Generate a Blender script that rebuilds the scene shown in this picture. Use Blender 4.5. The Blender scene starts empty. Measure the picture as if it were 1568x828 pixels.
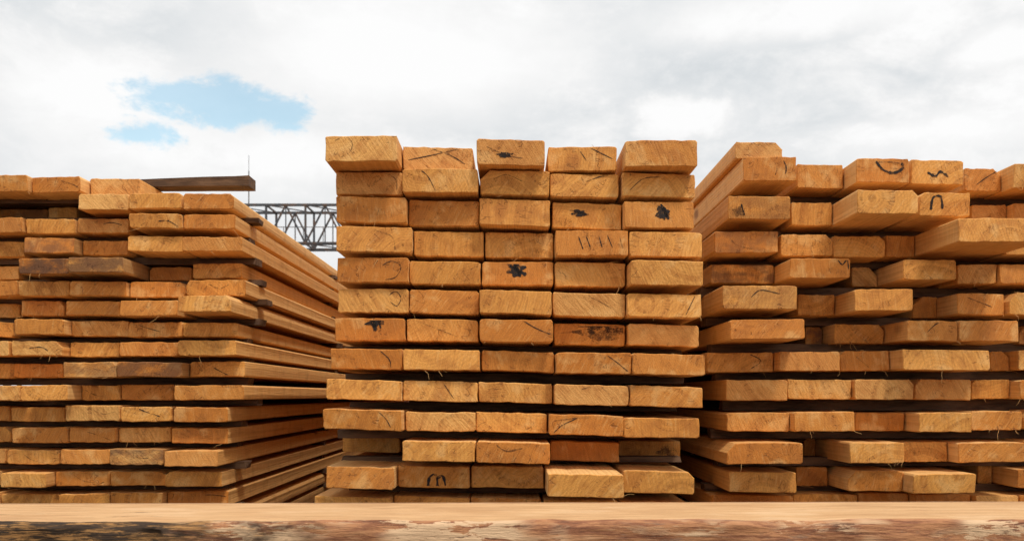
import bpy, math, random
from mathutils import Vector, noise as mn
random.seed(7)
S = bpy.context.scene
F = 1506.0; CX = 784.0; HY = 605.0; H = 0.80

# ---------------------------------------------------------------- helpers
class NT:
    def __init__(s, tree):
        s.t = tree; s.t.nodes.clear()
    def n(s, typ, **kw):
        nd = s.t.nodes.new(typ)
        for k, v in kw.items():
            if k.startswith('i_'):
                key = k[2:]
                key = int(key) if key.isdigit() else key.replace('_', ' ')
                s.set(nd.inputs[key], v)
            else:
                setattr(nd, k, v)
        return nd
    def set(s, sock, v):
        if hasattr(v, 'is_output'): s.t.links.new(v, sock)
        elif hasattr(v, 'outputs'): s.t.links.new(v.outputs[0], sock)
        else: sock.default_value = v
    def m(s, op, a, b=None, c=None, clamp=False):
        nd = s.t.nodes.new('ShaderNodeMath'); nd.operation = op; nd.use_clamp = clamp
        s.set(nd.inputs[0], a)
        if b is not None: s.set(nd.inputs[1], b)
        if c is not None: s.set(nd.inputs[2], c)
        return nd.outputs[0]
    def vm(s, op, a, b=None, out=0):
        nd = s.t.nodes.new('ShaderNodeVectorMath'); nd.operation = op
        s.set(nd.inputs[0], a)
        if b is not None: s.set(nd.inputs[1], b)
        return nd.outputs['Value'] if op in ('LENGTH', 'DISTANCE', 'DOT_PRODUCT') else nd.outputs[0]
    def mix(s, f, a, b, mode='MIX'):
        nd = s.t.nodes.new('ShaderNodeMix'); nd.data_type = 'RGBA'; nd.blend_type = mode
        s.set(nd.inputs[0], f); s.set(nd.inputs[6], a); s.set(nd.inputs[7], b)
        return nd.outputs[2]
    def ss(s, v, lo, hi, a=0.0, b=1.0):
        nd = s.t.nodes.new('ShaderNodeMapRange'); nd.interpolation_type = 'SMOOTHSTEP'
        s.set(nd.inputs[0], v); nd.inputs[1].default_value = lo; nd.inputs[2].default_value = hi
        nd.inputs[3].default_value = a; nd.inputs[4].default_value = b
        return nd.outputs[0]
    def noise(s, vec, scale, detail=4, rough=0.55, dist=0.0):
        nd = s.t.nodes.new('ShaderNodeTexNoise')
        if vec is not None: s.set(nd.inputs['Vector'], vec)
        nd.inputs['Scale'].default_value = scale; nd.inputs['Detail'].default_value = detail
        nd.inputs['Roughness'].default_value = rough; nd.inputs['Distortion'].default_value = dist
        return nd.outputs[0]

def c(r, g, b): return (r, g, b, 1.0)

def new_mat(name):
    m = bpy.data.materials.new(name); m.use_nodes = True
    return m, NT(m.node_tree)

def finish(N, col, rough=0.8, bump=None, bs=0.3, bd=0.001, alpha=None, spec=0.25):
    p = N.n('ShaderNodeBsdfPrincipled'); N.set(p.inputs['Base Color'], col)
    N.set(p.inputs['Roughness'], rough); p.inputs['Specular IOR Level'].default_value = spec
    if bump is not None:
        b = N.n('ShaderNodeBump'); b.inputs['Strength'].default_value = bs; b.inputs['Distance'].default_value = bd
        N.set(b.inputs['Height'], bump); N.set(p.inputs['Normal'], b)
    if alpha is not None: N.set(p.inputs['Alpha'], alpha)
    o = N.n('ShaderNodeOutputMaterial'); N.set(o.inputs[0], p)

# ---------------------------------------------------------------- wood
def wood_mat(name, end):
    m, N = new_mat(name)
    at = N.n('ShaderNodeAttribute', attribute_name='wood').outputs['Vector']
    rn = N.n('ShaderNodeAttribute', attribute_name='rnd').outputs['Vector']
    sr = N.n('ShaderNodeSeparateXYZ', i_0=rn)
    r1, r2, dk = sr.outputs[0], sr.outputs[1], sr.outputs[2]
    pos = N.n('ShaderNodeNewGeometry').outputs['Position']
    st = N.vm('MULTIPLY', at, (1, 0.04, 1))
    wob = N.noise(st, 14, 2)
    wob2 = N.noise(st, 60, 1)
    s = N.n('ShaderNodeSeparateXYZ', i_0=st)
    r0 = N.m('SQRT', N.m('ADD', N.m('MULTIPLY', s.outputs[0], s.outputs[0]), N.m('MULTIPLY', s.outputs[2], s.outputs[2])))
    r = N.m('ADD', r0, N.m('ADD', N.m('MULTIPLY', wob, 0.020), N.m('MULTIPLY', wob2, 0.004)))
    freq = N.m('ADD', 110.0, N.m('MULTIPLY', r1, 170.0))
    ring = N.m('FRACT', N.m('MULTIPLY', r, freq))
    ring = N.ss(ring, 0.25, 0.95)
    if end:
        # each board gets its own offset so blotches never run across neighbours
        bo = N.vm('ADD', pos, N.n('ShaderNodeCombineXYZ', i_0=N.m('MULTIPLY', r1, 9.0), i_1=N.m('MULTIPLY', r2, 7.0)))
        blot = N.noise(bo, 20, 3, 0.6)
        fine = N.noise(pos, 420, 3, 0.75)
        bands = N.noise(N.n('ShaderNodeCombineXYZ', i_0=r, i_1=r1, i_2=r2), 55, 1)
        A = c(0.82, 0.375, 0.080); B = c(0.64, 0.225, 0.034); L = c(0.90, 0.52, 0.175)
        col = N.mix(N.ss(r1, .10, .9), A, B)
        col = N.mix(N.m('MULTIPLY', N.ss(r2, 0.65, 1.0), 0.6), col, L)
        col = N.mix(N.m('MULTIPLY', ring, 0.22), col, c(0.40, 0.125, 0.016))
        col = N.mix(N.ss(bands, 0.47, 0.68, 0, 0.38), col, c(0.44, 0.14, 0.020))
        col = N.mix(N.ss(blot, 0.51, 0.68, 0, 0.48), col, c(0.42, 0.14, 0.024))
        col = N.mix(N.ss(blot, 0.32, 0.48, 0.4, 0), col, c(0.95, 0.58, 0.22))
        ang = N.m('MULTIPLY', N.m('SUBTRACT', r2, 0.5), 1.6)
        s2 = N.n('ShaderNodeSeparateXYZ', i_0=at)
        ax = N.m('ADD', N.m('MULTIPLY', s2.outputs[0], N.m('COSINE', ang)), N.m('MULTIPLY', s2.outputs[2], N.m('SINE', ang)))
        az = N.m('MULTIPLY', N.m('SUBTRACT', N.m('MULTIPLY', s2.outputs[2], N.m('COSINE', ang)), N.m('MULTIPLY', s2.outputs[0], N.m('SINE', ang))), 0.10)
        saw = N.noise(N.n('ShaderNodeCombineXYZ', i_0=ax, i_1=az, i_2=r1), 230, 3, 0.65)
        col = N.mix(N.ss(saw, 0.48, 0.70, 0, 0.36), col, c(0.36, 0.115, 0.018))
        col = N.mix(N.ss(saw, 0.27, 0.45, 0.25, 0), col, c(0.94, 0.58, 0.23))
        th = N.m('ARCTAN2', s.outputs[2], s.outputs[0])
        ck = N.noise(N.n('ShaderNodeCombineXYZ', i_0=N.m('MULTIPLY', th, 4.0), i_1=N.m('MULTIPLY', r0, 14.0), i_2=N.m('MULTIPLY', r2, 30.0)), 1.6, 2, .5)
        ckl = N.ss(N.m('ABSOLUTE', N.m('SUBTRACT', ck, .5)), .003, .011, 1, 0)
        ckl = N.m('MULTIPLY', ckl, N.ss(bands, .50, .60))
        col = N.mix(N.m('MULTIPLY', ckl, .5), col, c(0.13, 0.04, 0.01))
        kn = N.n('ShaderNodeTexVoronoi', feature='F1'); N.set(kn.inputs['Vector'], N.vm('ADD', N.vm('MULTIPLY', pos, (1, 1, 1.3)), N.n('ShaderNodeCombineXYZ', i_0=wob, i_2=wob2))); kn.inputs['Scale'].default_value = 5.0
        kd = N.m('ADD', kn.outputs['Distance'], N.m('MULTIPLY', N.m('SUBTRACT', blot, 0.5), 0.35))
        col = N.mix(N.ss(kd, 0.02, 0.11, 0.6, 0), col, c(0.20, 0.06, 0.015))
        col = N.mix(N.ss(fine, 0.38, 0.72, 0.0, 0.34), col, c(0.27, 0.09, 0.017))
        stn = N.noise(N.vm('MULTIPLY', pos, (1, 1, 2)), 16, 5, 0.65)
        col = N.mix(N.m('MULTIPLY', dk, N.ss(stn, 0.36, 0.58)), col, c(0.12, 0.055, 0.03))
        h = N.m('SUBTRACT', N.m('ADD', saw, N.m('MULTIPLY', fine, 0.7)), ckl)
        finish(N, col, 0.60, h, 0.8, 0.0019, spec=.3)
    else:
        blot = N.noise(pos, 20, 3, 0.6)
        A = c(0.86, 0.51, 0.195); B = c(0.74, 0.36, 0.10)
        col = N.mix(r2, A, B)
        col = N.mix(N.m('MULTIPLY', ring, 0.28), col, c(0.44, 0.17, 0.035))
        fib = N.noise(N.vm('MULTIPLY', at, (1, 0.03, 1)), 260, 3, 0.65)
        col = N.mix(N.ss(fib, 0.5, 0.75, 0, 0.35), col, c(0.38, 0.155, 0.04))
        sw = N.noise(N.vm('MULTIPLY', pos, (0.15, 1, 0.15)), 160, 2, 0.6)
        col = N.mix(N.ss(sw, 0.45, 0.7, 0, 0.22), col, c(0.92, 0.62, 0.30))
        col = N.mix(N.ss(blot, 0.5, 0.75, 0, 0.40), col, c(0.44, 0.185, 0.05))
        kn = N.n('ShaderNodeTexVoronoi', feature='F1'); N.set(kn.inputs['Vector'], N.vm('MULTIPLY', at, (1, 0.45, 1))); kn.inputs['Scale'].default_value = 6.0
        col = N.mix(N.ss(kn.outputs['Distance'], 0.05, 0.12, 0.7, 0), col, c(0.18, 0.06, 0.02))
        col = N.mix(N.m('MULTIPLY', dk, 0.6), col, c(0.13, 0.07, 0.04))
        h = N.m('ADD', fib, N.m('MULTIPLY', sw, 0.8))
        finish(N, col, 0.72, h, 0.7, 0.0018)
    return m

M_END = wood_mat('sawn_end_grain', True)
M_SIDE = wood_mat('sawn_board_face', False)

m, N = new_mat('weathered_sticker_wood')
pos = N.n('ShaderNodeNewGeometry').outputs['Position']
a = N.noise(N.vm('MULTIPLY', pos, (0.15, 1, 1)), 90, 4, 0.65)
col = N.mix(N.ss(a, 0.35, 0.7), c(0.16, 0.09, 0.05), c(0.06, 0.033, 0.02))
finish(N, col, 0.85, a, 0.6, 0.002); M_STK = m

m, N = new_mat('pale_splinter_wood')
finish(N, c(0.66, 0.38, 0.15), 0.8); M_SPL = m

def crayon(name, lo, hi, amax, colr):
    m, N = new_mat(name)
    pos = N.n('ShaderNodeNewGeometry').outputs['Position']
    a = N.noise(pos, 380, 3, 0.75); b = N.noise(pos, 60, 1, 0.6)
    al = N.ss(N.m('ADD', N.m('MULTIPLY', a, 0.6), N.m('MULTIPLY', b, 0.5)), lo, hi, 0.0, amax)
    finish(N, colr, 0.75, alpha=al); return m
M_CR = crayon('black_crayon', .38, .56, .94, c(0.022, 0.017, 0.016))
M_CF = crayon('faded_crayon', .44, .64, .62, c(0.06, 0.028, 0.016))

# ---------------------------------------------------------------- mesh accumulators
class Acc:
    def __init__(s): s.v = []; s.f = []; s.mi = []; s.w = []; s.r = []
    def obj(s, name, mats, parent=None, smooth=False):
        me = bpy.data.meshes.new(name); me.from_pydata([tuple(p) for p in s.v], [], s.f)
        for mt in mats: me.materials.append(mt)
        if s.mi: me.polygons.foreach_set('material_index', s.mi)
        if s.w:
            at = me.attributes.new('wood', 'FLOAT_VECTOR', 'POINT'); at.data.foreach_set('vector', [q for p in s.w for q in p])
            ar = me.attributes.new('rnd', 'FLOAT_VECTOR', 'POINT'); ar.data.foreach_set('vector', [q for p in s.r for q in p])
        if smooth: me.polygons.foreach_set('use_smooth', [True]*len(me.polygons))
        me.update(); o = bpy.data.objects.new(name, me); S.collection.objects.link(o)
        if parent: o.parent = parent
        return o
    def box(s, a, b, mi=0, jit=0.0):
        i = len(s.v)
        for z in (a[2], b[2]):
            for (x, y) in ((a[0], a[1]), (b[0], a[1]), (b[0], b[1]), (a[0], b[1])):
                s.v.append((x+random.uniform(-jit, jit), y+random.uniform(-jit, jit), z))
        s.f += [(i, i+3, i+2, i+1), (i+4, i+5, i+6, i+7), (i, i+1, i+5, i+4), (i+1, i+2, i+6, i+5), (i+2, i+3, i+7, i+6), (i+3, i, i+4, i+7)]
        s.mi += [mi]*6
    def bar(s, p, q, t, mi=0):
        p = Vector(p); q = Vector(q); d = (q-p).normalized()
        u = d.cross(Vector((0, 0, 1)))
        if u.length < 1e-3: u = Vector((1, 0, 0))
        u.normalize(); w = d.cross(u); i = len(s.v)
        for e in (p, q):
            for (a, b) in ((-1, -1), (1, -1), (1, 1), (-1, 1)): s.v.append(e+u*a*t/2+w*b*t/2)
        s.f += [(i, i+1, i+2, i+3), (i+7, i+6, i+5, i+4)]+[(i+k, i+4+k, i+4+(k+1) % 4, i+(k+1) % 4) for k in range(4)]
        s.mi += [mi]*6
    def tube(s, pts, r, mi=0, n=4):
        i0 = len(s.v)
        for k, p in enumerate(pts):
            rr = r*(1-0.6*k/(len(pts)-1))
            d = (pts[min(k+1, len(pts)-1)]-pts[max(k-1, 0)]).normalized()
            u = d.cross(Vector((0.3, 0.2, 1))).normalized(); w = d.cross(u)
            for j in range(n):
                a = 2*math.pi*j/n; s.v.append(p+(u*math.cos(a)+w*math.sin(a))*rr)
        for k in range(len(pts)-1):
            for j in range(n):
                a = i0+k*n+j; b = i0+k*n+(j+1) % n
                s.f.append((a, b, b+n, a+n)); s.mi.append(mi)

def profile(w, h, ch):
    hw = w/2; hh = h/2; P = []
    def seg(a, b, n):
        for k in range(n):
            t = k/n; P.append([a[0]+(b[0]-a[0])*t, a[1]+(b[1]-a[1])*t])
    bl, br, tr, tl = ch
    seg((-hw+bl, -hh), (hw-br, -hh), 10); seg((hw-br, -hh), (hw, -hh+br), 1)
    seg((hw, -hh+br), (hw, hh-tr), 3); seg((hw, hh-tr), (hw-tr, hh), 1)
    seg((hw-tr, hh), (-hw+tl, hh), 10); seg((-hw+tl, hh), (-hw, hh-tl), 1)
    seg((-hw, hh-tl), (-hw, -hh+bl), 3); seg((-hw, -hh+bl), (-hw+bl, -hh), 1)
    cup = random.uniform(-.0012, .0012)
    for p in P:
        p[0] += random.uniform(-.0008, .0008); p[1] += random.uniform(-.0010, .0008)+cup*(1-(p[0]/hw)**2)*.6
    return P

BOARDS = []
def add_board(A, xl, xr, y0, zt, th, L, dark=0.0, wane=0.12, tag=None, yaw=None, tilt=None):
    w = xr-xl; xc = (xl+xr)/2; zc = zt-th/2
    ch = [random.uniform(.001, .004) for _ in range(4)]
    if random.random() < wane: ch[random.choice((2, 3))] = random.uniform(.006, min(.02, th*.45))
    P = profile(w, th, ch)
    sx = random.uniform(-.07, .07) if yaw is None else yaw
    sz = random.uniform(-.10, .10)
    slope = random.uniform(-.006, .006) if tilt is None else tilt
    pith = (random.uniform(-.09, .09), random.choice((-1, 1))*random.uniform(.0, .09))
    rnd = (random.random(), random.random(), dark)
    off = random.uniform(0, 50)
    ys = [0, .0014, .03, .25, .8, 1.6, 2.6, L-.01, L]
    bow = random.uniform(-.0015, .0015)
    i0 = len(A.v); n = len(P)
    for k, y in enumerate(ys):
        ins = .0013 if k in (0, len(ys)-1) else 0
        for (px, pz) in P:
            qx = px*(1-2*ins/w); qz = pz*(1-2*ins/th)
            yy = y+((sx*px+sz*pz) if k < 3 else 0)
            bx = bow*math.sin(y*2.1+off)
            A.v.append((xc+qx+bx, y0+yy, zc+qz+slope*px))
            A.w.append((px-pith[0], y+off, pz-pith[1])); A.r.append(rnd)
    A.f.append(tuple(range(i0, i0+n))); A.mi.append(0)
    A.f.append(tuple(range(i0+(len(ys)-1)*n+n-1, i0+(len(ys)-1)*n-1, -1))); A.mi.append(0)
    for k in range(len(ys)-1):
        for j in range(n):
            a = i0+k*n+j; b = i0+k*n+(j+1) % n
            A.f.append((a, a+n, b+n, b)); A.mi.append(0 if k == 0 else 1)
    BOARDS.append(dict(xl=xl, xr=xr, y0=y0, zt=zt, zb=zt-th, xc=xc, zc=zc, sx=sx, sz=sz, tag=tag))

def make_stack(D, rows, Lmean, tag, extra_l=0, extra_r=0, bw=0.12, sticker_y=(), wane=.12, stick_over=0.01, low_rows=3, seed=1, sag=.0):
    random.seed(seed)
    root = bpy.data.objects.new('lumber_stack', None); S.collection.objects.link(root)
    A = Acc(); K = Acc(); B = Acc(); SP = Acc()
    ztops = []
    for ri, (yl, yr, hp, bl) in enumerate(rows):
        th = hp*D/F; items = []
        for b in bl:
            xl, xr, p = b[:3]; dk = b[3] if len(b) > 3 else 0.0
            p += random.uniform(-.010, .010)
            d = D-p
            items.append([(xl-CX)*d/F, (xr-CX)*d/F, p, dk])
        for _ in range(extra_l):
            x = items[0][0]-.001; items.insert(0, [x-bw*random.uniform(.96, 1.03), x, random.uniform(-.03, .03), 0])
        for _ in range(extra_r):
            x = items[-1][1]+.001; items.append([x, x+bw*random.uniform(.96, 1.03), random.uniform(-.03, .05), 0])
        for k in range(len(items)-1):
            if items[k][1] > items[k+1][0]-.0030:
                mid = (items[k][1]+items[k+1][0])/2
                items[k][1] = mid-.0015; items[k+1][0] = mid+.0015
        x0 = bl[0][0]; x1 = bl[-1][1]
        for it in items:
            xm = (it[0]+it[1])/2*F/D+CX
            t = (xm-x0)/(x1-x0)
            sg = sag*mn.noise(Vector((it[0]*3.0, ri*.35, seed)))   # whole pile waves a little, neighbours together
            zt = H+(HY-(yl+(yr-yl)*t))*D/F+sg
            tj = th-random.uniform(0, .0035)
            sl = (yl-yr)/(x1-x0)
            add_board(A, it[0], it[1], D-it[2], zt-(th-tj), tj, Lmean+random.uniform(-.08, .12)+it[2], it[3], wane, tag, tilt=sl+random.uniform(-.014, .014))
        ztops.append((H+(HY-(yl+yr)/2)*D/F, th, items[0][0], items[-1][1]))
    last = ztops[-1]; pitch = last[1]+.012
    z = last[0]-pitch
    for r in range(low_rows):
        x = last[2]
        while x < last[3]-.06:
            ww = bw*random.uniform(.97, 1.02)
            add_board(A, x, min(x+ww, last[3]), D-random.uniform(-.03, .03), z, last[1], Lmean+random.uniform(-.1, .1), 0, wane, tag); x += ww+.0015
        ztops.append((z, last[1], last[2], last[3])); z -= pitch
    for i in range(len(ztops)-1):
        zb = ztops[i][0]-ztops[i][1]
        zt = ztops[i+1][0]
        if zb-zt < .002: continue
        for sy in sticker_y:
            yy = D+sy+random.uniform(-.015, .015)
            K.box((max(ztops[i][2], ztops[i+1][2])-random.uniform(-.02, stick_over), yy, zt-.0008), (min(ztops[i][3], ztops[i+1][3])+random.uniform(-.02, stick_over), yy+.05, zb+.0008), 0, .003)
    zb = ztops[-1][0]-ztops[-1][1]-.001
    for sy in (.25, Lmean*.5, Lmean-.35):
        B.box((ztops[-1][2]-.06, D+sy, 0.003), (ztops[-1][3]+.06, D+sy+.14, zb), 0, .004)
    for b in [q for q in BOARDS if q['tag'] == tag]:
        if random.random() > .45: continue
        for _ in range(random.choice((1, 1, 2, 5))):
            x = random.uniform(b['xl'], b['xr']); zz = random.choice((b['zb'], b['zb'], b['zt']))
            p = Vector((x, b['y0']+.002, zz)); d = Vector((random.uniform(-1, 1), -random.uniform(.1, .8), random.uniform(-.9, .35))).normalized()
            Ls = random.choice((.006, .01, .012, .018, .03)); pts = [p]
            for k in range(5):
                d = (d+Vector((random.uniform(-.5, .5), random.uniform(-.2, .2), random.uniform(-.5, .25)))).normalized()
                pts.append(pts[-1]+d*Ls/5)
            SP.tube(pts, random.uniform(.0003, .0006))
    A.obj('boards', [M_END, M_SIDE], root); K.obj('stickers', [M_STK], root); B.obj('bearers', [M_STK], root)
    if SP.v: SP.obj('splinters', [M_SPL], root)
    return root

# ---------------------------------------------------------------- centre stack
CR = [
 (223,226,39,[(498,611,.085),(615,724,.005),(730,834,.05),(838,943,.015),(958,1068,.06)]),
 (263,269,37,[(514,616,.02),(617,733,.04),(735,841,.02),(843,948,.01),(953,1065,.02)]),
 (304,314,40,[(514,623,.035),(625,733,.01),(735,843,.025),(846,953,.005),(955,1063,.02)]),
 (350,358,39,[(515,630,.045),(633,740,.010),(743,848,.0),(850,962,.035),(963,1075,.03)]),
 (397,403,37,[(516,625,.035),(627,737,.005),(738,848,.012),(849,960,.005),(962,1077,.055)]),
 (442,450,37,[(517,625,.02),(627,733,.005),(735,845,.04),(847,957,.02),(960,1074,.03)]),
 (487,496,34,[(513,621,.025),(623,732,.015),(735,847,.04),(849,958,.0),(960,1070,.015)]),
 (532,544,32,[(507,616,.06),(617,734,.045),(737,848,.02),(851,967,.06),(968,1080,.07)]),
 (579,592,31,[(499,615,.07),(616,731,.045),(733,846,.03),(849,963,.05),(965,1075,.05)]),
 (623,637,31,[(494,616,.10),(618,728,.03),(729,839,.02),(840,954,.06),(956,1072,.05)]),
 (668,679,32,[(525,613,-.20),(615,728,.07),(728,842,.08),(843,948,-.06),(948,1042,-.20)]),
 (708,718,34,[(499,607,.07),(607,720,.02),(720,835,.0),(836,955,.15),(955,1063,.04)]),
 (756,766,36,[(482,600,.03),(603,720,.0),(722,830,-.02),(832,946,.0),(948,1050,-.02)]),
]
centre = make_stack(2.0, CR, 4.2, 'C', bw=.148, sticker_y=(.12, 1.3, 2.6, 3.8), wane=.06, seed=11, sag=.003)

# ---------------------------------------------------------------- left stack
def lrow(y, xs, ps, h=23.5, dk=None):
    return (y, y, h, [(xs[i], xs[i+1]-1, ps[i], (dk or {}).get(i, 0)) for i in range(len(xs)-1)])
LR = [
 lrow(271,[-40,46,131,214],[.02,.01,-.03], 26),
 lrow(303,[-8,73,119,198,280,358],[-.12,-.1,.03,.05,.05], 24, {0:.5}),
 lrow(333,[-45,38,117,198,280,362],[0,.01,.0,.05,.05]),
 lrow(366,[-45,37,121,197,281,372],[-.02,.02,-.02,.05,.05], dk={1:.6}),
 lrow(399,[-52,29,104,210,295,372],[-.04,.06,.08,-.06,-.03], dk={1:.9,2:.8}),
 lrow(430,[-55,27,108,197,285,378],[0,.02,.04,.02,.03]),
 lrow(461,[-50,32,100,185,272,355],[-.06,.0,.03,.06,.12]),
 lrow(493,[-62,21,105,198,280,365],[-.03,.05,.02,.02,.03]),
 lrow(523,[-67,16,103,183,273,362],[.04,.03,.0,.03,.08]),
 lrow(554,[-60,22,97,178,285,375],[-.02,.0,.08,.08,.04], dk={2:.5,3:.7}),
 lrow(588,[-50,32,115,185,267,375],[.06,.08,.02,.03,.06]),
 lrow(620,[-65,16,100,185,265,350],[0,.02,.05,.05,.07]),
 lrow(653,[-65,19,105,180,263,350],[0,.02,.03,.02,.06]),
 lrow(686,[-70,10,92,168,251,335],[.0,.02,.03,.06,.08], dk={3:.7}),
 lrow(719,[-90,0,78,170,253,340],[.02,.05,.03,.02,.05]),
 lrow(752,[-80,0,91,168,254,350],[.02,.0,.01,.02,.0]),
]
left = make_stack(2.15, LR, 4.6, 'L', extra_l=3, bw=.118, sticker_y=(.06, 1.1, 2.3, 3.5, 4.3), wane=.3, stick_over=.03, low_rows=5, seed=23, sag=.006)

# ---------------------------------------------------------------- right stack
RR = [
 (250,254,37,[(1137,1219,.06),(1221,1301,-.01),(1302,1393,.07),(1395,1475,.05),(1477,1542,-.02),(1544,1630,.03)]),
 (306,308,36,[(1115,1210,.04,.3),(1212,1292,-.02),(1293,1407,.13),(1408,1487,.10),(1489,1545,-.05),(1547,1640,-.02)]),
 (356,358,34,[(1094,1192,.02,.4),(1194,1275,.0),(1277,1355,-.02),(1356,1432,-.03),(1433,1600,.18)]),
 (401,403,31,[(1088,1197,-.03,.7),(1199,1303,.08),(1305,1362,-.10,.3),(1363,1465,.05),(1467,1527,.0),(1529,1620,.01)]),
 (446,448,34,[(1107,1221,.11,.3),(1222,1292,-.04),(1293,1397,.07),(1398,1449,-.08),(1450,1541,.01),(1543,1620,.02)]),
 (492,493,31,[(1118,1232,.11),(1233,1266,-.12,.8),(1270,1370,-.04),(1371,1466,.07),(1468,1560,.07),(1562,1650,-.06)]),
 (537,536,31,[(1082,1188,-.02),(1190,1285,.03),(1286,1372,.0),(1373,1514,.07),(1516,1551,-.05),(1553,1640,-.02)]),
 (581,581,31,[(1112,1205,.03),(1206,1306,.02),(1306,1400,.04),(1401,1487,.01),(1488,1553,-.04),(1553,1640,-.01)]),
 (629,628,30,[(1112,1212,.03),(1213,1310,.06),(1310,1396,.0),(1397,1487,.06),(1488,1565,.02),(1566,1650,.0)]),
 (673,673,31,[(1113,1229,.10),(1231,1273,-.16),(1275,1385,.06),(1386,1458,.01),(1460,1570,.05),(1572,1650,.0)]),
 (716,717,31,[(1117,1219,.06),(1220,1282,-.08),(1284,1389,.04),(1390,1495,.10),(1497,1537,-.12),(1539,1640,.0)]),
 (757,757,33,[(1090,1213,-.02),(1216,1312,-.03),(1314,1395,-.05),(1397,1490,-.02),(1492,1560,.0),(1562,1650,.0)]),
]
right = make_stack(2.15, RR, 4.4, 'R', extra_r=4, bw=.14, sticker_y=(.10, .45, 1.2, 2.4, 3.7), wane=.35, stick_over=.02, low_rows=4, seed=43, sag=.006)
random.seed(5)
A = Acc()
zt = H+(HY-251)*2.15/F
add_board(A, (1125-CX)*2.115/F, (1198-CX)*2.115/F, 2.115, zt+.0385, .0355, 3.6, .15, 1.0, 'R', tilt=.0)
A.obj('loose_top_board', [M_END, M_SIDE], right)
K = Acc()
z0 = H+(HY-271)*2.15/F+.002
xb = (381-CX)*2.27/F; n = 14; xs0 = (60-CX)*2.27/F
for k in range(n+1):
    t = k/n; x = xs0+(xb-xs0)*t
    th = .010+.014*t; zz = z0+.0045*math.sin(t*1.2)
    for (y, z) in ((2.27, zz), (2.33, zz), (2.33, zz+th), (2.27, zz+th)):
        K.v.append((x, y+random.uniform(-.001, .001), z+random.uniform(-.0007, .0007)))
for k in range(n):
    for j in range(4):
        a = k*4+j; b = k*4+(j+1) % 4; K.f.append((a, b, b+4, a+4)); K.mi.append(0)
K.f += [(3, 2, 1, 0), (n*4, n*4+1, n*4+2, n*4+3)]; K.mi += [0, 0]
K.obj('loose_sticker', [M_STK], left)
K = Acc()
zz = H+(HY-303)*2.15/F
K.box(((330-CX)*2.5/F, 2.5, zz+.001), ((397-CX)*2.5/F, 2.56, zz+.022), 0, .002)
K.obj('short_sticker', [M_STK], left)

# ---------------------------------------------------------------- crayon marks
def find_board(px, py, tag):
    best = None
    for b in BOARDS:
        if b['tag'] != tag: continue
        d = b['y0']
        xl = CX+b['xl']*F/d; xr = CX+b['xr']*F/d; yt = HY-(b['zt']-H)*F/d; yb = HY-(b['zb']-H)*F/d
        if xl-2 <= px <= xr+2 and yt-4 <= py <= yb+4:
            if best is None or d < best['y0']: best = b
    return best
MK = {t: [Acc(), Acc()] for t in 'CLR'}
def onface(b, px, py):
    d = b['y0']; x = (px-CX)*d/F; z = H+(HY-py)*d/F
    x = min(max(x, b['xl']+.004), b['xr']-.004); z = min(max(z, b['zb']+.004), b['zt']-.004)
    y = d+b['sx']*(x-b['xc'])+b['sz']*(z-b['zc'])-.0007
    return Vector((x, y, z))
def st(tag, pts, w=2.0, faded=0):
    mx = sum(p[0] for p in pts)/len(pts); my = sum(p[1] for p in pts)/len(pts)
    b = find_board(mx, my, tag)
    if not b: return
    A = MK[tag][faded]; w = w*(.85 if w < 3 else 1)
    P = [pts[0]]+list(pts)+[pts[-1]]; C = []
    for k in range(1, len(P)-2):
        for s in range(6):
            t = s/6; q = []
            for a in (0, 1):
                p0, p1, p2, p3 = P[k-1][a], P[k][a], P[k+1][a], P[k+2][a]
                q.append(.5*((2*p1)+(-p0+p2)*t+(2*p0-5*p1+4*p2-p3)*t*t+(-p0+3*p1-3*p2+p3)*t**3))
            C.append(q)
    C.append(list(pts[-1])); i0 = len(A.v)
    for k, q in enumerate(C):
        a = C[max(k-1, 0)]; e = C[min(k+1, len(C)-1)]
        dx, dy = e[0]-a[0], e[1]-a[1]; l = math.hypot(dx, dy) or 1
        ww = w*random.uniform(.5, 1.1)/2*(0.4 if k in (0, len(C)-1) else 1)
        nx, ny = -dy/l*ww, dx/l*ww
        A.v.append(onface(b, q[0]+nx, q[1]+ny)); A.v.append(onface(b, q[0]-nx, q[1]-ny))
    for k in range(len(C)-1):
        a = i0+2*k; A.f.append((a, a+1, a+3, a+2)); A.mi.append(0)
def blob(tag, x0, y0, x1, y1, faded=0, rag=.35):
    cx, cy = (x0+x1)/2, (y0+y1)/2; b = find_board(cx, cy, tag)
    if not b: return
    A = MK[tag][faded]; i0 = len(A.v); n = 30; ph = random.uniform(0, 100)
    A.v.append(onface(b, cx, cy))
    for k in range(n):
        a = 2*math.pi*k/n
        r = 1+rag*2*mn.noise(Vector((math.cos(a)*1.6+ph, math.sin(a)*1.6, 0)))+random.uniform(-.12, .12)
        A.v.append(onface(b, cx+math.cos(a)*r*(x1-x0)/2, cy+math.sin(a)*r*(y1-y0)/2))
    for k in range(n): A.f.append((i0, i0+1+(k+1) % n, i0+1+k)); A.mi.append(0)

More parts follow.
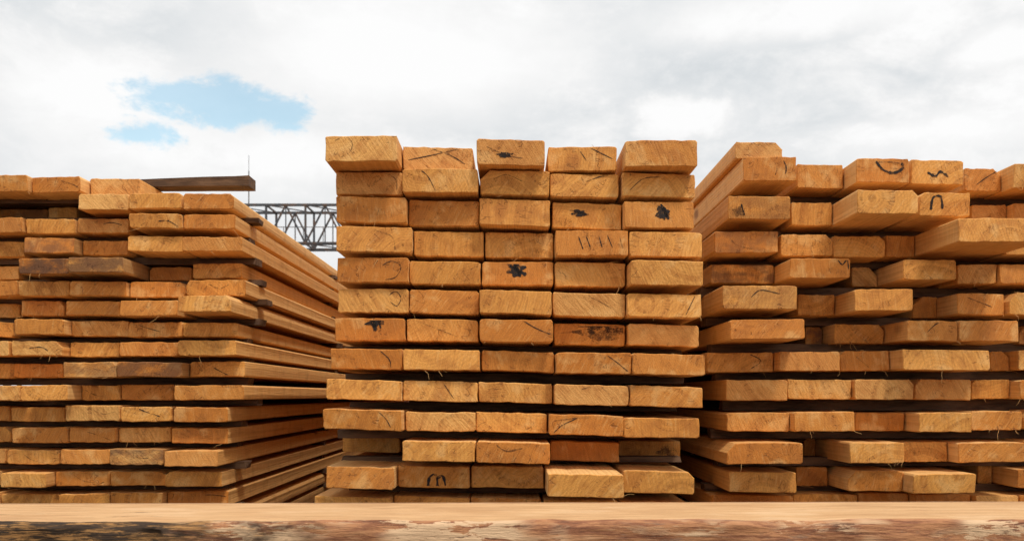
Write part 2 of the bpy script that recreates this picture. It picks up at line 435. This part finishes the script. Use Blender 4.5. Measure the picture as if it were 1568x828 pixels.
# centre
st('C',[(512,215),(528,209),(539,218),(536,232),(522,240)],1.8,1)
st('C',[(625,246),(670,236),(716,224)],1.8); st('C',[(662,228),(690,238),(712,251)],1.8,0)
blob('C',762,233,785,242); st('C',[(745,225),(775,238),(800,242)],2.4,1)
st('C',[(858,224),(888,223)],5); st('C',[(862,227),(884,226)],4,1); st('C',[(886,228),(898,246)],1.8,0); st('C',[(903,226),(938,244)],2)
st('C',[(588,264),(606,275),(608,292)],1.8,1); st('C',[(643,260),(655,270),(668,294)],1.6,0)
st('C',[(755,275),(775,268),(800,278)],1.8,1)
st('C',[(898,278),(920,270),(946,265)],2.2); st('C',[(964,292),(985,274),(1012,271)],1.6,0)
blob('C',876,321,898,332); st('C',[(872,322),(905,330)],3,1); blob('C',1003,315,1024,337); st('C',[(1012,312),(1024,336)],6)
st('C',[(572,352),(600,362),(605,383)],1.8,1)
st('C',[(886,362),(893,382)],2.2,0); st('C',[(898,362),(904,379)],2.2,0); st('C',[(917,361),(922,379)],2.2,0); st('C',[(930,360),(938,380)],2.2,0); st('C',[(949,362),(953,380)],1.8,1)
blob('C',779,402,803,423); st('C',[(775,401),(790,412),(806,421)],7); st('C',[(788,401),(797,424)],5)
st('C',[(586,406),(600,400),(614,408),(606,424),(590,428)],1.5,0)
st('C',[(596,452),(606,446),(614,456),(608,468),(598,462)],1.5,0)
st('C',[(895,450),(930,468),(948,482)],1.6,1); st('C',[(1065,452),(1050,482)],1.8,0)
blob('C',562,488,587,499); st('C',[(570,490),(576,507)],7); st('C',[(580,488),(583,503)],5)
st('C',[(640,492),(700,515)],1.6,1); st('C',[(800,490),(820,502),(843,512)],1.8)
st('C',[(885,500),(956,499)],2.2); blob('C',885,499,958,519,1,.2); blob('C',895,498,955,510,1,.3)
st('C',[(580,535),(596,550),(598,564)],1.6,0); st('C',[(930,544),(945,555),(962,569)],1.8)
st('C',[(680,588),(695,610)],1.6,0); st('C',[(890,596),(915,590),(935,604)],1.8,1)
st('C',[(575,626),(590,640),(598,654)],1.6,0)
st('C',[(848,662),(862,650),(884,640)],2); st('C',[(848,644),(880,640),(905,638)],2.8,1)
st('C',[(760,680),(775,690),(800,686)],2.8,1)
st('C',[(655,748),(658,730),(668,727),(670,746)],4.5); st('C',[(668,733),(678,728),(683,748)],4.5)
blob('C',1008,682,1038,698,1)
# right
st('R',[(1186,248),(1190,258),(1187,268)],2.2,1); st('R',[(1200,246),(1204,256),(1203,266)],2.4)
st('R',[(1341,247),(1352,260),(1368,265),(1382,258),(1381,249)],5); st('R',[(1339,249),(1358,248),(1378,250)],2.6,1)
st('R',[(1420,264),(1432,270),(1440,263),(1452,271)],4.5); st('R',[(1495,283),(1510,272),(1527,262)],2)
blob('R',1120,317,1140,332,1); st('R',[(1135,312),(1140,330)],3); st('R',[(1425,322),(1428,303),(1440,302),(1443,320)],4.5)
st('R',[(1118,366),(1130,376),(1155,382)],2.6,1)
st('R',[(1283,398),(1290,405),(1297,398),(1300,412)],2.6)
st('R',[(1150,455),(1165,444),(1195,450)],2,0); st('R',[(1480,455),(1520,470)],1.6,0)
st('R',[(1420,508),(1435,495),(1455,490)],2)
st('R',[(1148,542),(1165,552),(1150,564)],2,0); st('R',[(1310,545),(1330,562)],1.8,1)
for L_ in LR:
    for (xl, xr, p, dk) in L_[3]:
        if xr < 20 or random.random() > .25: continue
        x = random.uniform(xl+15, xr-35); y = L_[1]+random.uniform(4, 10)
        st('L',[(x,y),(x+random.uniform(10,20),y+random.uniform(-3,10)),(x+random.uniform(22,40),y+random.uniform(0,14))], random.choice((1.4,1.8,2.2)), random.choice((0,1,1,1)))
for t, root in (('C', centre), ('L', left), ('R', right)):
    if MK[t][0].v: MK[t][0].obj('crayon_marks', [M_CR], root)
    if MK[t][1].v: MK[t][1].obj('faded_crayon_marks', [M_CF], root)

# ---------------------------------------------------------------- foreground beam
m, N = new_mat('debarked_beam_wood')
pos = N.n('ShaderNodeNewGeometry').outputs['Position']
fa = N.n('ShaderNodeAttribute', attribute_name='front').outputs['Fac']
sx = N.n('ShaderNodeSeparateXYZ', i_0=pos).outputs[0]
fib = N.noise(N.vm('MULTIPLY', pos, (.04, 1, 1)), 240, 5, .65)
blo = N.noise(N.vm('MULTIPLY', pos, (.35, 1, 1)), 18, 5, .6)
big = N.noise(N.vm('MULTIPLY', pos, (.5, 1, 1)), 9, 3, .6)
top = N.mix(N.ss(fib, .35, .65), c(.78, .49, .25), c(.58, .32, .145))
top = N.mix(N.ss(blo, .50, .68, 0, .5), top, c(.48, .26, .12))
top = N.mix(N.ss(blo, .30, .47, .5, 0), top, c(.84, .58, .34))
kn = N.n('ShaderNodeTexVoronoi', feature='F1'); N.set(kn.inputs['Vector'], N.vm('MULTIPLY', pos, (.6, 1, 1))); kn.inputs['Scale'].default_value = 4.5
top = N.mix(N.ss(kn.outputs['Distance'], .04, .08, .6, 0), top, c(.25, .12, .06))
flake = N.noise(N.vm('MULTIPLY', pos, (.20, 1, 1)), 50, 8, .72, .3)
fl2 = N.noise(N.vm('MULTIPLY', pos, (.12, 1, 1)), 130, 6, .72, .3)
brk = N.mix(N.ss(fl2, .42, .58), c(.52, .24, .11), c(.30, .12, .06))
brk = N.mix(N.m('MULTIPLY', N.ss(flake, .49, .51), N.ss(big, .38, .50)), brk, c(.74, .49, .29))
brk = N.mix(N.ss(fl2, .58, .64, 0, .75), brk, c(.12, .05, .03))
brk = N.mix(N.ss(flake, .34, .40, .5, 0), brk, c(.27, .19, .14))
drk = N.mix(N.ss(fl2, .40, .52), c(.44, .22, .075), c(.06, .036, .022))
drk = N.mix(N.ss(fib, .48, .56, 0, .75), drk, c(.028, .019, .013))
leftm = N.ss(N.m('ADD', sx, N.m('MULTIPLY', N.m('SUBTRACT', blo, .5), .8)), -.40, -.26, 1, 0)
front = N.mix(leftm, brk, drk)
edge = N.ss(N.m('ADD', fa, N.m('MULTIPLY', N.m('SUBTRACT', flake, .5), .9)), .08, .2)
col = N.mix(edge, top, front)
h = N.m('ADD', N.m('MULTIPLY', flake, 1.5), fib)
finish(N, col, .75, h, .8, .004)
BW = Acc(); nx = 700
prof = []
for k in range(11): prof.append((1.53-.215*k/10, 0, 0.0))
for k in range(1, 5):
    a = k/4*math.pi/2; prof.append((1.315-.010*math.sin(a), -.010*(1-math.cos(a)), k/4))
for k in range(1, 15): prof.append((1.305, -.010-.17*k/14, 1.0))
prof.append((1.53, -.182, 1.0))
zb = H-191*1.31/F
fr = []
for i in range(nx+1):
    x = -2.3+4.6*i/nx
    for j, (y, z, f_) in enumerate(prof):
        n1 = mn.noise(Vector((x*3, 0, 5)))*.010; n2 = mn.fractal(Vector((x*9, z*40, 2)), 1.0, 2.0, 5)*.006
        yy = y; zz = z+zb+.0055*x*.35
        if 0 < j < 26:
            if f_ > 0: yy += n1+n2*(1 if f_ > .4 else .4)
            if f_ < 1 and j > 8: zz += n1*.5*(j-8)/4+mn.noise(Vector((x*14, y*10, 0)))*.003
        BW.v.append((x, yy, zz)); fr.append(f_)
np_ = len(prof)
for i in range(nx):
    for j in range(np_):
        a = i*np_+j; b = i*np_+(j+1) % np_
        BW.f.append((a, b, b+np_, a+np_)); BW.mi.append(0)
BW.f += [tuple(range(np_-1, -1, -1)), tuple(range(nx*np_, nx*np_+np_))]; BW.mi += [0, 0]
beamroot = bpy.data.objects.new('timber_beam', None); S.collection.objects.link(beamroot)
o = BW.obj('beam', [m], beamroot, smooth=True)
at = o.data.attributes.new('front', 'FLOAT', 'POINT'); at.data.foreach_set('value', fr)
K = Acc()
for x in (-1.5, -.1, 1.4): K.box((x, 1.32, 0.003), (x+.2, 1.51, zb-.188), 0, .004)
K.obj('support_blocks', [M_STK], beamroot)

# ---------------------------------------------------------------- gantry crane
m, N = new_mat('dark_crane_steel')
pos = N.n('ShaderNodeNewGeometry').outputs['Position']
a = N.noise(pos, 2.5, 3, .6)
finish(N, N.mix(N.ss(a, .4, .7), c(.07, .075, .085), c(.14, .085, .06)), .6)
G = Acc(); Y0 = 60.0
zb_, zt_ = H+9.25, H+11.6
X0, X1, n = -34.2, 4.2, 16
dx = (X1-X0)/n
for yy in (Y0, Y0+2.6):
    G.bar((X0, yy, zb_), (X1, yy, zb_), .18); G.bar((X0, yy, zt_), (X1, yy, zt_), .15)
    for k in range(n+1):
        x = X0+k*dx; G.bar((x, yy, zb_), (x, yy, zt_), .12)
        if k < n:
            xm = x+dx/2
            G.bar((x, yy, zb_), (xm, yy, zt_), .10); G.bar((xm, yy, zt_), (x+dx, yy, zb_), .10); G.bar((xm, yy, zb_), (xm, yy, zt_), .06)
for k in range(n+1):
    x = X0+k*dx
    G.bar((x, Y0, zb_), (x, Y0+2.6, zb_), .09); G.bar((x, Y0, zt_), (x, Y0+2.6, zt_), .09)
    if k < n:
        G.bar((x, Y0, zt_), (x+dx, Y0+2.6, zt_), .06); G.bar((x, Y0, zb_), (x+dx, Y0+2.6, zb_), .06)
for k in range(n*2+1):
    x = X0+k*dx/2; G.bar((x, Y0-.6, zb_-.02), (x, Y0-.6, zb_+.9), .035)
G.bar((X0, Y0-.6, zb_+.9), (X1, Y0-.6, zb_+.9), .04); G.bar((X0, Y0-.6, zb_-.05), (X1, Y0-.6, zb_-.05), .10)
for xl in (X0+1.5, X1-1.5):
    for s_ in (-1, 1):
        for yy in (Y0, Y0+2.6):
            G.bar((xl+s_*.8, yy, zb_), (xl+s_*.4, yy+(-2 if yy == Y0 else 2), .5), .25)
    for k in range(5):
        z = .8+k*2.1; G.bar((xl-.6, Y0-1.8+k*.35, z), (xl+.6, Y0-1.8+k*.35, z+1.8), .09); G.bar((xl-.6, Y0+4.4-k*.35, z), (xl+.6, Y0+4.4-k*.35, z+1.8), .09)
    G.box((xl-.6, Y0-3.2, .05), (xl+.6, Y0+5.8, .6))
G.obj('gantry_crane', [m])
G = Acc(); xm = (381-CX)*70/F
G.bar((xm, 70, 0), (xm, 70, H+(HY-262)*70/F), .06); G.bar((xm, 70, H+(HY-262)*70/F), (xm, 70, H+(HY-238)*70/F), .025)
G.obj('antenna_mast', [m])

# ---------------------------------------------------------------- ground
m, N = new_mat('packed_dirt')
pos = N.n('ShaderNodeNewGeometry').outputs['Position']
a = N.noise(pos, 1.3, 6, .65); b = N.noise(pos, 45, 3, .7)
col = N.mix(N.ss(a, .35, .7), c(.13, .095, .065), c(.22, .17, .12))
col = N.mix(N.ss(b, .5, .75, 0, .6), col, c(.30, .22, .14))
finish(N, col, .95, b, .7, .02)
G = Acc(); G.v = [(-900, -900, 0), (900, -900, 0), (900, 900, 0), (-900, 900, 0)]; G.f = [(0, 1, 2, 3)]; G.mi = [0]
G.obj('ground', [m])

# ---------------------------------------------------------------- sky
SUN_EL = math.radians(60); SUN_ROT = math.radians(145)
W = bpy.data.worlds.new('World'); S.world = W; W.use_nodes = True
N = NT(W.node_tree)
sk = N.n('ShaderNodeTexSky', sky_type='NISHITA'); sk.sun_disc = False; sk.sun_elevation = SUN_EL; sk.sun_rotation = SUN_ROT
sk.air_density = 1.0; sk.dust_density = .3; sk.ozone_density = .6
skc = N.mix(1.0, sk.outputs[0], c(1.0, 1.36, 1.20), 'MULTIPLY')
bg1 = N.n('ShaderNodeBackground', i_Color=skc, i_Strength=.15)
g = N.n('ShaderNodeTexCoord').outputs['Generated']
st2 = N.vm('MULTIPLY', g, (1, 1, 1.7))
nA = N.noise(st2, 3.6, 8, .60, .15); nB = N.noise(N.vm('ADD', st2, (3.1, 1.7, .4)), 9.0, 8, .66, .2)
rg = N.m('ADD', N.m('MULTIPLY', N.m('SUBTRACT', nB, .5), 5.0), N.m('MULTIPLY', N.m('SUBTRACT', nA, .5), 1.5))
def region(px, py, rx, ry, lo=.7, hi=1.1, rag=1.0):
    v = Vector(((px-CX)/F, 1, (HY-py)/F)).normalized()
    d = N.vm('MULTIPLY', N.vm('SUBTRACT', g, tuple(v)), (F/rx*.95, F/rx*.5, F/ry*.95))
    l = N.m('ADD', N.vm('LENGTH', d), rg if rag == 1.0 else N.m('MULTIPLY', rg, rag))
    return N.ss(l, lo, hi, 1, 0)
def mx(*a):
    r = a[0]
    for q in a[1:]: r = N.m('MAXIMUM', r, q)
    return r
blue = mx(region(350,158,105,30,.35,1.0), region(432,168,50,26,.4,1.0), region(212,208,44,20,.4,1.0))
white = mx(region(1060,178,110,34,.1,1.2), region(1380,205,190,32,.1,1.2), region(1530,75,60,26,.1,1.3),
           region(330,240,260,42,.1,1.4), region(90,140,150,70,.1,1.5), region(620,90,200,60,.0,1.8,.7), region(1210,25,170,30,.0,1.5))
grey = mx(region(860,185,200,70,.1,1.7,.5), region(1190,140,260,90,.1,1.7,.5), region(300,50,380,50,.1,1.7,.5))
lum = N.m('ADD', .875, N.m('MULTIPLY', N.m('SUBTRACT', nA, .5), .55))
lum = N.m('ADD', lum, N.m('MULTIPLY', N.m('SUBTRACT', nB, .5), .42))
lum = N.m('ADD', lum, N.m('MULTIPLY', white, .14))
lum = N.m('SUBTRACT', lum, N.m('MULTIPLY', N.m('MULTIPLY', grey, N.m('SUBTRACT', 1.0, N.m('MULTIPLY', white, .9))), .12))
lum = N.m('MINIMUM', lum, .985)
tint = N.mix(N.ss(lum, .65, .95), c(.94, .995, 1.035), c(1, 1, 1))
ccol = N.vm('SCALE', tint); N.set(ccol.node.inputs['Scale'], lum)
bg2 = N.n('ShaderNodeBackground', i_Color=ccol, i_Strength=1.0)
back = N.ss(N.n('ShaderNodeSeparateXYZ', i_0=g).outputs[1], .75, .2)
gap = N.m('MULTIPLY', N.ss(nA, .44, .36), back)
mixs = N.n('ShaderNodeMixShader', i_0=N.m('MULTIPLY', N.m('MAXIMUM', blue, gap), .60)); N.set(mixs.inputs[1], bg2); N.set(mixs.inputs[2], bg1)
wo = N.n('ShaderNodeOutputWorld'); N.set(wo.inputs[0], mixs)

sd = bpy.data.lights.new('sun', 'SUN'); sd.energy = 2.5; sd.angle = math.radians(10); sd.color = (1, .945, .85)
so = bpy.data.objects.new('sun', sd); S.collection.objects.link(so)
to = Vector((math.sin(SUN_ROT)*math.cos(SUN_EL), math.cos(SUN_ROT)*math.cos(SUN_EL), math.sin(SUN_EL)))
so.rotation_euler = (-to).to_track_quat('-Z', 'Y').to_euler()

# ---------------------------------------------------------------- camera
cd = bpy.data.cameras.new('camera'); cam = bpy.data.objects.new('camera', cd); S.collection.objects.link(cam)
cd.sensor_width = 36; cd.lens = 36*F/1568; cd.shift_y = (HY-414)/1568; cd.clip_start = .05; cd.clip_end = 3000
cd.dof.use_dof = True; cd.dof.focus_distance = 1.9; cd.dof.aperture_fstop = 13.0
cam.location = (0, 0, H); cam.rotation_euler = (math.radians(90), 0, 0)
S.camera = cam
S.view_settings.view_transform = 'Standard'; S.view_settings.look = 'None'; S.view_settings.exposure = 0
